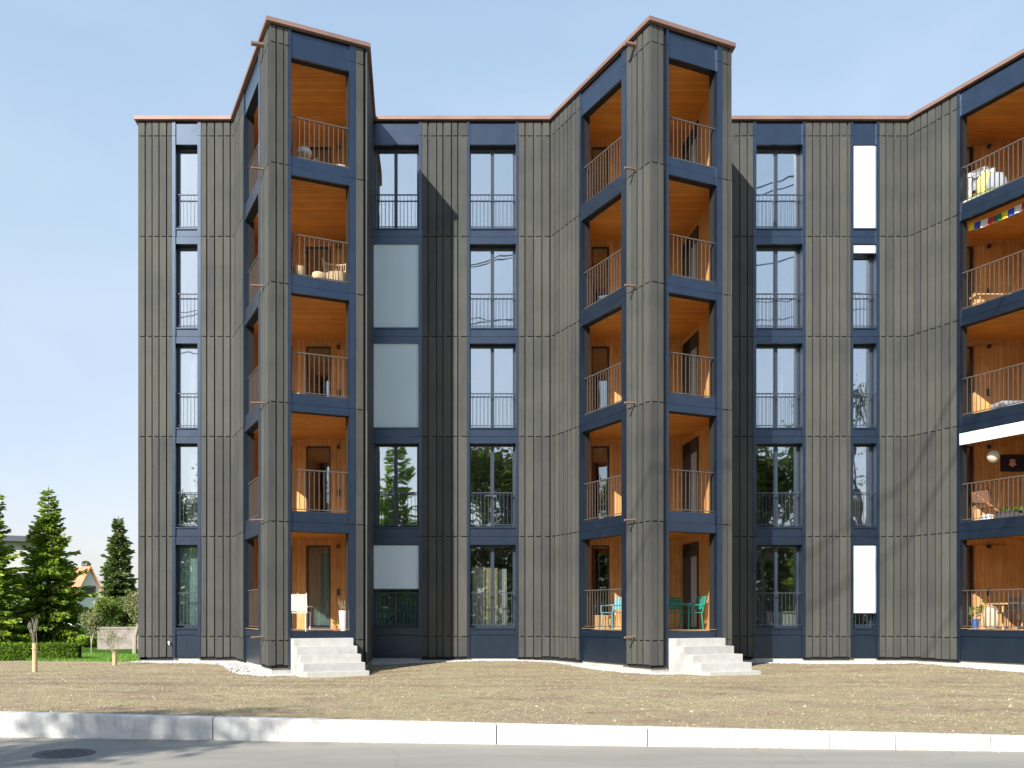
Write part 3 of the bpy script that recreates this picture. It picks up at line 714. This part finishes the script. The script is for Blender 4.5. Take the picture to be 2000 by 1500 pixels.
for sgn in (-1, 1):
    q = MB(); t_ = .22; n_ = (rz_-ez)/gx
    P = [(sgn*0, rz_+.05), (sgn*(gx+.5), ez-.5*n_+.05)]
    vs = [(P[0][0], -.4, P[0][1]), (P[1][0], -.4, P[1][1]), (P[1][0], 9.4, P[1][1]), (P[0][0], 9.4, P[0][1])]
    q.hexa(vs, [(a, b, c+t_) for a, b, c in vs]); rb_(q, 'roof', mro, ho)
msh = mat('brown_shutter', (.16, .07, .06), .7); mdg = mat('dark_pane', (.02, .03, .04), .1)
for wx, wz in ((0, 3.6), (-.85, 1.1), (.85, 1.1)):
    q = MB(); q.box(wx-.36, wx+.36, -.04, -.002, wz, wz+1.2); wn = rb_(q, 'window', mdg, ho)
    q = MB(); q.box(wx-.72, wx-.37, -.08, -.01, wz-.03, wz+1.23); rb_(q, 'shutter', msh, wn)
    q = MB(); q.box(wx+.37, wx+.72, -.08, -.01, wz-.03, wz+1.23); rb_(q, 'shutter', msh, wn)
q = MB(); q.box(.5, 1.1, 4, 4.6, 6, 7.6); q.box(.42, 1.18, 3.92, 4.68, 7.6, 7.7); rb_(q, 'chimney', mw, ho)
# grey flat roofed building behind the left spruces
gd = 80; g0, g1 = IX(-80, gd), IX(70, gd)
go = thing('grey_building', 'grey flat roofed building with a dark overhanging roof behind the left spruces', 'building', (g0, gd, G0))
mgw = mat('grey_render', (.42, .42, .41), .9)
W_ = g1-g0; Ht = IZ(1054, gd)-G0
q = MB(); q.box(0, W_, 0, 2.6, -.2, Ht); q.build('wall', mgw, go)
q = MB(); q.hexa([(-.5, -.9, Ht), (W_+.6, -.9, Ht-.28), (W_+.6, 3.2, Ht-.28), (-.5, 3.2, Ht)], [(-.5, -.9, Ht+.5), (W_+.6, -.9, Ht+.22), (W_+.6, 3.2, Ht+.22), (-.5, 3.2, Ht+.5)]); q.build('roof', mat('slate_roof', (.06, .065, .085), .7), go)
for wx in (1.0, 3.0, 5.0):
    for wz in (.8, 3.6):
        q = MB(); q.box(wx, wx+1.3, -.05, -.005, wz, wz+1.6); f_ = q.build('window', mdg, go)
        q = MB(); q.box(wx-.08, wx+1.38, -.09, -.05, wz-.1, wz); q.build('sill', mgw, f_)

# ------------------------------------------------------------------ across the road, behind the photographer (mirrored in the windows)
def behind(px, py, b):                                  # where something at distance b behind the camera is mirrored
    dist = 2*D+b; return ((px-CX)/FPX*dist, -b, (1200-py)/FPX*dist+EYE)
protos = {}
lt = leafmat('tree_leaves', [(.05, .08, .012), (.09, .13, .02), (.16, .20, .04)], .5)
bl = [(773, 868, 18, 's', 'tall spruce across the road, mirrored in the ground floor windows right of the left bay'), (960, 872, 24, 'b', 'broad leafy tree across the road opposite the windows left of the middle bay'),
      (870, 935, 30, 's', 'spruce standing between the two leafy trees across the road'), (1075, 905, 22, 's', 'slender spruce across the road facing the middle bay'),
      (1500, 852, 20, 'b', 'leafy tree across the road opposite the right hand windows'), (1600, 905, 26, 's', 'spruce across the road opposite the narrow windows'),
      (1690, 690, 22, 'p', 'bare dark branched tree across the road, the tallest one'), (1400, 930, 28, 'b', 'lower leafy tree across the road behind the right'),
      (400, 985, 30, 's', 'low spruce across the road opposite the left hand narrow windows'), (300, 960, 26, 'b', 'leafy tree across the road opposite the left corner'),
      (620, 920, 28, 's', 'spruce across the road opposite the left bay'), (1250, 940, 30, 'b', 'leafy tree across the road opposite the concrete steps of the middle bay'),
      (1850, 860, 24, 's', 'spruce across the road facing the right bay'), (1980, 900, 24, 'b', 'leafy tree across the road facing the right bay')]
for px, py, b, kd, lab in bl:
    x, y, h = behind(px, py, b)
    if kd not in protos:
        if kd == 's': o = spruce('spruce_tree', lab, (x, y, .1), 14, 3.1, 41, lg, .8, leaf=.28); hh = 14
        elif kd == 'b': o = bushy('leafy_tree', lab, (x, y, .1), 13, 4.6, 42, lt, 9000, .30, trunk=.22); hh = 13
        else: o = bushy('bare_tree', lab, (x, y, .1), 18, 5.2, 43, lt, 1500, .2, trunk=.25); hh = 18
        protos[kd] = (o, hh); k = h/hh; o.scale = (k, k, k); o['group'] = 'trees across the road'
    else:
        o, hh = protos[kd]; k = h/hh; copy_tree(o, (x, y, .1), random.uniform(0, 6), k, lab)
hb2 = MB()
for i in range(42000):
    x = rg.uniform(-45, 55); z = rg.random()**.8*(9.5+4.6*NZ.noise(Vector((x*.15, 1, 1))))
    leafquad(hb2, Vector((x, -34+rg.gauss(0, .8), z)), Vector((rg.uniform(-1, 1), rg.uniform(-.3, 1), rg.uniform(-.6, .8))), .22, .6, rg)
tag(hb2.build('shrubbery', lt), 'dense shrubbery bordering the far side of the road', 'shrubs', kind='stuff')
# tree left of the photographer: its twigs shade the road and kerb at the left edge
bushy('bare_tree', 'sparse bare tree left of the photographer whose shadow falls on the road', (-12.3, -1.8, .1), 12.0, 2.2, 51, lt, 2600, .15, trunk=.3)
# overhead cables along the road on two poles
for i, (y_, z_) in enumerate(((-4.6, 22.3), (-4.6, 21.2))):
    q = MB(); pr = None
    for k in range(41):
        s_ = -1+k/20; p = Vector((s_*38, y_+s_*3.5, z_+2.2*(s_*s_-1)*.8))
        if pr: q.bar(pr, p, .028, n=6, cap=False)
        pr = p
    tag(q.build('overhead_cable', M['dbar']), ('upper' if i == 0 else 'lower')+' of the two overhead cables strung along the road', 'cable', 'overhead cables')
for sx_ in (-38, 38):
    o = thing('cable_pole', 'tall wooden cable pole at the '+('left' if sx_ < 0 else 'right')+' end of the overhead cables', 'pole', (sx_, -4.6+sx_/38*3.5, 0), 0, 'cable poles')
    q = MB(); q.bar((0, 0, -.3), (0, 0, 22.9), .17, .10, 12); q.build('pole', mbark, o)
    q = MB(); q.box(-.06, .06, -.7, .7, 22.2, 22.32); q.build('cross_arm', mbark, o)

for i, (off, z_) in enumerate(((0, 19.2), (-3.2, 18.6), (2.6, 16.8))):  # added cables out of view, placed so their shadows streak the right facade
    q = MB(); pr = None
    for k in range(31):
        s_ = k/30; p = Vector((-27+55*s_+off, -6.4+28.1*s_, z_-2.6*(1-(2*s_-1)**2)+2.2))
        if pr: q.bar(pr, p, .026, n=6, cap=False)
        pr = p
    tag(q.build('added_shadow_cable', M['dbar']), ('highest', 'middle', 'lowest')[i]+' of three added unseen cables whose shadows streak the right facade', 'cable', 'added shadow cables')
for px_, py_, lab in ((-27, -6.4, 'added tall wooden pole carrying the shadow cables across the road'), (28, 21.7, 'added tall wooden pole carrying the shadow cables beyond the right bay')):  # added unseen poles that hold the shadow cables
    o = thing('cable_pole', lab, 'pole', (px_, py_, 0), R(-63), 'cable poles')
    q = MB(); q.bar((0, 0, -.3), (0, 0, 22), .18, .11, 12); q.build('pole', mbark, o)
    q = MB(); q.box(-3.4, 2.9, -.07, .07, 21.0, 21.14); q.build('cross_arm', mbark, o)
# ------------------------------------------------------------------ things on the balconies and behind the windows
def dz(k): return Z(BOTS[k]+1)+.003
def at(px, p, k, z=0):
    y = Yp(p); return ((px-CX)/FPX*y, y, dz(k)+z)
def leg4(root, name, w_, d_, h, r, m_, splay=0):
    for a in (-1, 1):
        for b in (-1, 1):
            q = MB(); q.bar((a*(w_+splay), b*(d_+splay), 0), (a*w_, b*d_, h), r, n=8); q.build(name, m_, root)
def slat_chair(lab, loc, rz, m_, group=None, sh=.46, bh=.92):
    o = thing('garden_chair', lab, 'chair', loc, rz, group); leg4(o, 'leg', .20, .19, sh, .014, m_, .03)
    q = MB()
    for i in range(6): q.box(-.22, .22, -.22+i*.075, -.16+i*.075, sh, sh+.02)
    q.build('seat', m_, o)
    q = MB()
    for s_ in (-1, 1): q.bar((s_*.21, .2, sh), (s_*.21, .32, bh), .013)
    for i in range(6):
        z = sh+.1+i*.06; y = .2+.12*(z-sh)/(bh-sh); q.box(-.21, .21, y-.008, y+.008, z, z+.048)
    q.build('backrest', m_, o)
    for s_ in (-1, 1):
        q = MB(); q.bar((s_*.24, -.2, sh+.2), (s_*.24, .26, sh+.22), .014); q.bar((s_*.23, -.2, sh), (s_*.24, -.2, sh+.2), .012); q.build('armrest', m_, o)
    return o
def pot(lab, loc, r, h, m_, plant=None, ph=.4, seed=1, cat='plant pot', leaf=.05, n=60, name='plant_pot'):
    o = thing(name, lab, cat, loc); q = MB(); q.lathe([(r*.7, 0), (r, h), (r*.88, h), (r*.82, h*.85)], 18); q.build('pot', m_, o, smooth=False)
    if plant:
        rg_ = random.Random(seed); q = MB(); st = MB()
        for i in range(14):
            a = rg_.uniform(0, 6.28); e = Vector((cos(a)*ph*.45, sin(a)*ph*.45, h+ph*rg_.uniform(.6, 1))); st.bar((0, 0, h*.8), e, .005, .002, 4, False)
            for j in range(n//14): leafquad(q, Vector((0, 0, h*.8)).lerp(e, rg_.uniform(.3, 1)), Vector((rg_.uniform(-1, 1), rg_.uniform(-1, 1), rg_.uniform(-.5, 1))), leaf*.4, leaf, rg_)
        st.build('stems', mpale, o); q.build('leaves', plant, o)
    return o
white = mat('white_paint', (.62, .61, .59), .5); peach = mat('peach_canvas', (.60, .47, .39), .8); teal = mat('teal_metal', (.05, .30, .33), .4)
green = mat('sea_green_metal', (.02, .30, .24), .4); wick = mat('wicker', (.52, .38, .22), .8); light_wood = mat('pine_wood', (.62, .40, .18), .6)
dark = mat('dark_plastic', (.03, .03, .035), .5); blu = mat('blue_plastic', (.05, .13, .35), .4); yel = mat('yellow_cloth', (.75, .65, .20), .85)
redm = mat('terracotta', (.5, .2, .12), .8); greyc = mat('grey_cloth', (.30, .33, .37), .9); pinkm = mat('pink_cloth', (.72, .45, .40), .9)
# left bay, ground floor
slat = thing('folding_chair', 'pale folding chair with a high canvas back at the top of the left concrete steps', 'chair', at(584, 258, 0), R(172))
leg4(slat, 'leg', .23, .2, .45, .017, white); q = MB(); q.box(-.25, .25, -.23, .23, .45, .48); q.build('seat', peach, slat)
q = MB(); q.box(-.24, .24, .22, .245, .50, .92); q.build('backrest', peach, slat)
for s_ in (-1, 1):
    q = MB(); q.bar((s_*.26, .23, .45), (s_*.26, .25, .95), .016); q.build('back_post', white, slat)
    q = MB(); q.box(s_*.27-.025, s_*.27+.025, -.24, .24, .60, .625); q.build('armrest', white, slat)
pot('tall grey white planter with reddish twigs beside the right post above the left steps', at(671, 205, 0), .13, .52, white, ly, .35, 3, leaf=.04, n=42)
pot('small terracotta pot on the deck left of the tall planter', at(655, 190, 0), .07, .13, redm, lh, .12, 4, leaf=.04)
# left bay, upper floors
pot('round wicker basket against the railing of the fourth storey balcony of the left bay', at(584, 250, 3), .16, .32, wick, cat='basket', name='basket')
ac = thing('wicker_armchair', 'wicker armchair behind the railing of the fourth storey balcony of the left bay', 'chair', at(658, 205, 3), R(20))
q = MB(); q.lathe([(.27, .02), (.30, .1), (.33, .38), (.28, .40)], 20); q.build('seat', wick, ac)
q = MB()
for i in range(15):
    a = R(15+i*10.7); q.bar((cos(a)*.31, sin(a)*.31, .38), (cos(a)*.38, sin(a)*.38, .80), .012)
    if i: q.bar((cos(a)*.38, sin(a)*.38, .80), (cos(a-R(10.7))*.38, sin(a-R(10.7))*.38, .80), .02); q.bar((cos(a)*.35, sin(a)*.35, .6), (cos(a-R(10.7))*.35, sin(a-R(10.7))*.35, .6), .014)
q.build('backrest', wick, ac)
def blob(name, lab, cat, loc, rx, ry, rz_, m_, seed=1):
    q = MB(); n1, n2 = 18, 10; rg_ = random.Random(seed); vs = []
    for j in range(n2+1):
        ph = pi*j/n2
        for i in range(n1):
            th = 2*pi*i/n1; k = 1+.10*sin(3*th+seed)*sin(ph)+.06*cos(5*ph+seed); s_ = math.copysign(abs(cos(ph))**.8, cos(ph))
            vs.append((rx*sin(ph)**.8*cos(th)*k, ry*sin(ph)**.8*sin(th)*k, rz_*(1-s_)*.999))
    q.add(vs, [(j*n1+i, (j)*n1+(i+1) % n1, (j+1)*n1+(i+1) % n1, (j+1)*n1+i) for j in range(n2) for i in range(n1)])
    q.f = [tuple(reversed(f)) for f in q.f][::1]; o = q.build(name, m_, smooth=True, off=(0, 0, 0)); o.location = loc
    return tag(o, lab, cat)
blob('cushion', 'small beige floor cushion in the middle of the fourth storey balcony of the left bay', 'cushion', at(622, 240, 3), .2, .2, .13, wick)
ml = thing('mushroom_lamp', 'white mushroom shaped lamp on the top balcony of the left bay', 'lamp', at(594, 215, 4))
q = MB(); q.bar((0, 0, 0), (0, 0, .55), .02); q.lathe([(.14, 0), (.14, .02), (.03, .04)], 16); q.build('stand', white, ml)
q = MB(); q.lathe([(.20, .50), (.205, .54), (.18, .62), (.11, .68), (.03, .70)], 22); q.build('lamp_shade', white, ml, smooth=True)
blob('floor_cushion', 'peach coloured floor cushion on the top balcony of the left bay by the right post', 'cushion', at(664, 190, 4), .22, .2, .22, peach, 2)
blob('towel_heap', 'heap of white towels behind the railing of the top balcony of the left bay', 'towels', at(640, 215, 4), .16, .14, .14, white, 3)
pot('small red flower pot on the top balcony of the left bay', at(618, 235, 4), .08, .14, redm, lh, .12, 8, leaf=.04)
pot('leafless twiggy shrub in a pot on the top balcony of the left bay', at(655, 130, 4), .16, .3, wick, mpale, .75, 9, leaf=.03, n=42)
# middle bay, ground floor
slat_chair('light blue teal garden chair in the left opening of the middle bay ground floor', at(1196, 105, 0), R(-60), mat('light_teal', (.18, .45, .52), .4))
bx = thing('planter_crate', 'upright slatted pine crate on the deck left of the light blue chair', 'crate', at(1172, 62, 0), R(20))
q = MB()
for i in range(5): q.box(-.24+i*.1, -.16+i*.1, -.2, -.18, 0, .40); q.box(-.24+i*.1, -.16+i*.1, .18, .2, 0, .40); q.box(-.25, -.23, -.2+i*.085, -.13+i*.085, 0, .4); q.box(.23, .25, -.2+i*.085, -.13+i*.085, 0, .4)
q.build('slats', light_wood, bx)
q = MB(); q.box(-.23, .23, -.18, .18, .02, .05); q.build('bottom', light_wood, bx)
tb_ = thing('side_table', 'small round white table right of the light blue chair', 'table', at(1211, 70, 0))
q = MB(); q.lathe([(.28, .68), (.28, .70)], 24); q.build('table_top', white, tb_); leg4(tb_, 'leg', .17, .17, .68, .012, white)
slat_chair('sea green garden chair nearest the flank wall above the middle concrete steps', at(1350, 150, 0), R(-75), green, 'green chairs of the middle bay')
slat_chair('sea green garden chair behind the green bistro table above the middle steps', at(1325, 60, 0), R(10), green, 'green chairs of the middle bay')
gt = thing('bistro_table', 'sea green slatted bistro table above the middle concrete steps', 'table', at(1318, 170, 0))
q = MB()
for i in range(7): q.box(-.33, .33, -.3+i*.088, -.23+i*.088, .69, .71)
q.build('table_top', green, gt); leg4(gt, 'leg', .28, .26, .69, .013, green)
# right bay
L3 = towers[2]['L']
def on3(u, k, w=-.6): p = L3.pt(u*.91, 0, w); return (p.x, p.y, dz(k))
rk = thing('drying_rack', 'drying rack hung with white and blue laundry on the top balcony of the right bay', 'drying rack', on3(128, 4, -.55), R(-64))
leg4(rk, 'leg', .25, .2, .98, .01, white)
q = MB()
for i in range(5): q.bar((-.3, -.2+i*.1, .98), (.3, -.2+i*.1, .98), .008)
q.build('rails', white, rk)
for i, (m_, h) in enumerate(((white, .75), (greyc, .5), (white, .85), (mat('pale_blue_cloth', (.5, .6, .72), .9), .6))):
    q = MB(); x0_ = -.28+i*.14
    q.add([(x0_+.02*sin(j), -.2+i*.1-.02, .99-h*j/6) for j in range(7)]+[(x0_+.2+.02*cos(j), -.2+i*.1+.03*sin(j*2), .99-h*j/6) for j in range(7)], [(j, j+1, j+8, j+7) for j in range(6)])
    q.build('laundry', m_, rk)
blob('cushion', 'big pale yellow cushion on the top balcony of the right bay', 'cushion', on3(148, 4, -.45), .26, .22, .42, yel, 4)
blob('cushion', 'grey blue cushion right of the yellow one on the top balcony of the right bay', 'cushion', on3(166, 4, -.5), .25, .2, .36, greyc, 5)
pb = thing('planter_box', 'long white planter box with green shoots on the top balcony deck of the right bay', 'planter', on3(147, 4, -.2), R(-64))
q = MB(); q.box(-.45, .45, -.08, .08, 0, .15); q.build('box', white, pb)
q = MB()
for i in range(160): leafquad(q, Vector((random.uniform(-.42, .42), random.uniform(-.06, .06), .14)), Vector((random.uniform(-.6, .6), random.uniform(-.6, .6), 1)), .012, random.uniform(.05, .14), random)
q.build('leaves', lh, pb)
fg = thing('flag_garland', 'string of small coloured flags under the edge beam of the right bay', 'bunting', tuple(L3.pt(108, 478, -.30)))
q = MB(); p0 = L3.pt(108, 478, -.30); prev = None
for i in range(21):
    s_ = i/20; p = L3.pt(108+122*s_, 478+5*(1-(2*s_-1)**2), -.30)-p0
    if prev: q.bar(prev, p, .004, n=4, cap=False)
    prev = p
q.build('string', white, fg)
fc = [mat('flag_yellow', (.75, .55, .03), .9), mat('flag_blue', (.03, .08, .4), .9), mat('flag_white', (.7, .68, .65), .9), mat('flag_red', (.4, .03, .04), .9), mat('flag_green', (.03, .14, .06), .9)]
for i in range(10):
    s_ = .04+i*.10; c_ = L3.pt(108+122*s_, 478+5*(1-(2*s_-1)**2), -.30)-p0; q = MB(); vs = []
    for j in range(4):
        for k in range(4):
            v = c_+L3.u*((k/3-.5)*.20)+Vector((0, 0, -.20*j/3))+L3.n*(.025*sin(k*1.7+i)*j/3); vs.append(v)
    q.add(vs, [(j*4+k, j*4+k+1, j*4+k+5, j*4+k+4) for j in range(3) for k in range(3)]); q.build('flag', fc[i % 5], fg)
o = thing('bench', 'low slatted pine bench on the fourth storey balcony of the right bay', 'bench', at(1950, 100, 3))
q = MB()
for i in range(4): q.box(-.7, .7, -.2+i*.1, -.12+i*.1, .40, .43)
q.build('seat', light_wood, o); leg4(o, 'leg', .6, .16, .40, .025, light_wood)
o = thing('bench', 'grey cushioned bench on the middle storey balcony of the right bay', 'bench', at(1988, 90, 2))
q = MB(); q.box(-.6, .6, -.25, .25, .28, .45); q.build('cushion', greyc, o, bevel=.03); leg4(o, 'leg', .5, .2, .28, .02, dark)
o = thing('paper_lantern', 'round white paper lantern hanging below the awning in the right bay', 'lantern', at(1940, 120, 1, 1.62))
q = MB(); q.lathe([(.03, 0), (.10, .03), (.15, .11), (.16, .17), (.15, .23), (.10, .31), (.03, .34)], 20); q.build('shade', mat('paper', (.6, .55, .42), .8), o, smooth=True)
q = MB(); q.bar((0, 0, .34), (0, 0, Z(CEIL[1])-dz(1)-1.62), .004, n=5); q.build('cord', dark, o)
o = thing('picture', 'dark blue picture with a pink shape on the balcony wall behind the paper lantern', 'picture', tuple(F_flat.pt(1990-15, 905, .03)))
q = MB(); q.box(-.36, .36, -.03, 0, -.25, .25); q.build('panel', mat('dark_blue_print', (.015, .02, .05), .5), o)
q = MB(); q.lathe([(.01, -.12), (.12, -.05), (.07, .02), (.10, .08), (.02, .12)], 12); q.v = [(x, -.034+y*.03, z) for x, y, z in q.v]; q.build('motif', pinkm, o)
o = thing('planter_box', 'long black planter box on the balcony deck under the dark blue picture', 'planter', at(1990, 120, 1), R(-25))
q = MB(); q.box(-.5, .5, -.12, .12, 0, .28); q.box(-.52, .52, -.14, .14, .28, .31); q.build('box', dark, o)
q = MB()
for i in range(120): leafquad(q, Vector((random.uniform(-.45, .45), random.uniform(-.1, .1), .3)), Vector((random.uniform(-.6, .6), random.uniform(-.6, .6), 1)), .02, random.uniform(.06, .15), random)
q.build('leaves', lh, o)
blob('pouf', 'small white floor pouf on the second storey balcony of the right bay', 'pouf', on3(135, 1, -.75), .18, .18, .13, white, 7)
slat_chair('brown wooden chair at the left end of the second storey balcony of the right bay', on3(121, 1, -.95), R(120), mat('brown_wood', (.20, .09, .05), .6))
o = thing('dining_table', 'light wooden table on the ground floor balcony of the right bay', 'table', at(1978, 80, 0))
q = MB(); q.box(-.55, .55, -.35, .35, .70, .74); q.build('table_top', light_wood, o); leg4(o, 'leg', .46, .28, .70, .03, light_wood)
slat_chair('dark chair left of the wooden table in the right bay', at(1962, 112, 0), R(200), dark, 'dark chairs at the wooden table')
slat_chair('dark chair right of the wooden table in the right bay, at the photo edge', at(2000, 112, 0), R(170), dark, 'dark chairs at the wooden table')
pot('blue pot with a leafy plant on the ground floor balcony of the right bay', on3(124, 0, -.45), .12, .3, blu, lh, .5, 12, leaf=.10, n=70)
blob('sack', 'cream coloured sack leaning by the railing on the ground floor of the right bay', 'sack', on3(143, 0, -.7), .2, .2, .34, mat('cream_cloth', (.66, .55, .38), .9), 9)
# curtains and furniture behind the windows
def curtain(lab, x0_, x1_, yt, yb, m_, w_=-.42, group=None, seed=0):
    q = MB(); n_ = max(8, int((x1_-x0_)*1.6)); vs = []; rg_ = random.Random(seed)
    for i in range(n_+1):
        x = x0_+(x1_-x0_)*i/n_; d = .035*sin(i*1.25+seed)+.012*sin(i*2.9); vs += [F_flat.pt(x, yt, w_+d*.5), F_flat.pt(x, yb, w_+d)]
    q.add(vs, [(2*i, 2*i+1, 2*i+3, 2*i+2) for i in range(n_)]); c_ = F_flat.pt((x0_+x1_)/2, yb, w_)
    o = q.build('curtain', m_, smooth=True, off=tuple(c_)); o.location = c_; return tag(o, lab, 'curtain', group)
sheer = mat('sheer_curtain', (.62, .74, .72), .9); wcur = mat('white_curtain', (.75, .73, .68), .9); bcur = mat('blue_curtain', (.12, .24, .34), .9); ycur = mat('cream_curtain', (.70, .60, .36), .9)
curtain('sheer greenish curtain across the lowest window of the left column', 345, 388, 1068, 1222, sheer, seed=1)
curtain('narrow white curtain in the third storey window of the left column', 352, 376, 676, 832, wcur, seed=2)
curtain('narrow white curtain in the second storey window of the left column', 360, 380, 872, 1026, wcur, seed=3)
curtain('grey green sheer curtain inside the glass door above the left concrete steps', 602, 644, 1070, 1222, sheer, w_=-.3, seed=20)
curtain('blue curtain behind the left half of the window under the half lowered blind', 732, 768, 1068, 1222, bcur, seed=4)
curtain('blue curtain behind the right half of the window under the half lowered blind', 778, 814, 1068, 1222, bcur, seed=5)
curtain('white curtain at the left of the ground floor window next to the middle bay', 925, 950, 1105, 1222, wcur, w_=-.6, seed=6)
curtain('cream curtain in the middle of the ground floor window next to the middle bay', 952, 976, 1107, 1222, ycur, w_=-.62, seed=7)
curtain('pale curtain at the right of the ground floor window next to the middle bay', 977, 994, 1109, 1222, wcur, w_=-.6, seed=8)
curtain('white curtain gathered low in the ground floor window right of the middle bay', 1480, 1492, 1166, 1206, wcur, w_=-.6, seed=9)
curtain('cream curtain in the second storey narrow window near the right bay', 1676, 1692, 970, 1026, ycur, w_=-.5, seed=10)
curtain('white curtain in the middle storey double window right of the middle bay', 1530, 1545, 720, 832, wcur, w_=-.6, seed=11)
o = thing('sideboard', 'pale sideboard standing behind the ground floor window right of the middle bay', 'cabinet', tuple(F_flat.pt(1545, 1235, -.95)))
q = MB(); q.box(-.45, .45, -.2, .2, .06, .62); q.build('body', mat('pale_green_paint', (.45, .52, .42), .7), o)
q = MB(); q.box(-.40, .0-.01, -.215, -.2, .1, .58); q.build('door', white, o); q = MB(); q.box(.01, .40, -.215, -.2, .1, .58); q.build('door', white, o)
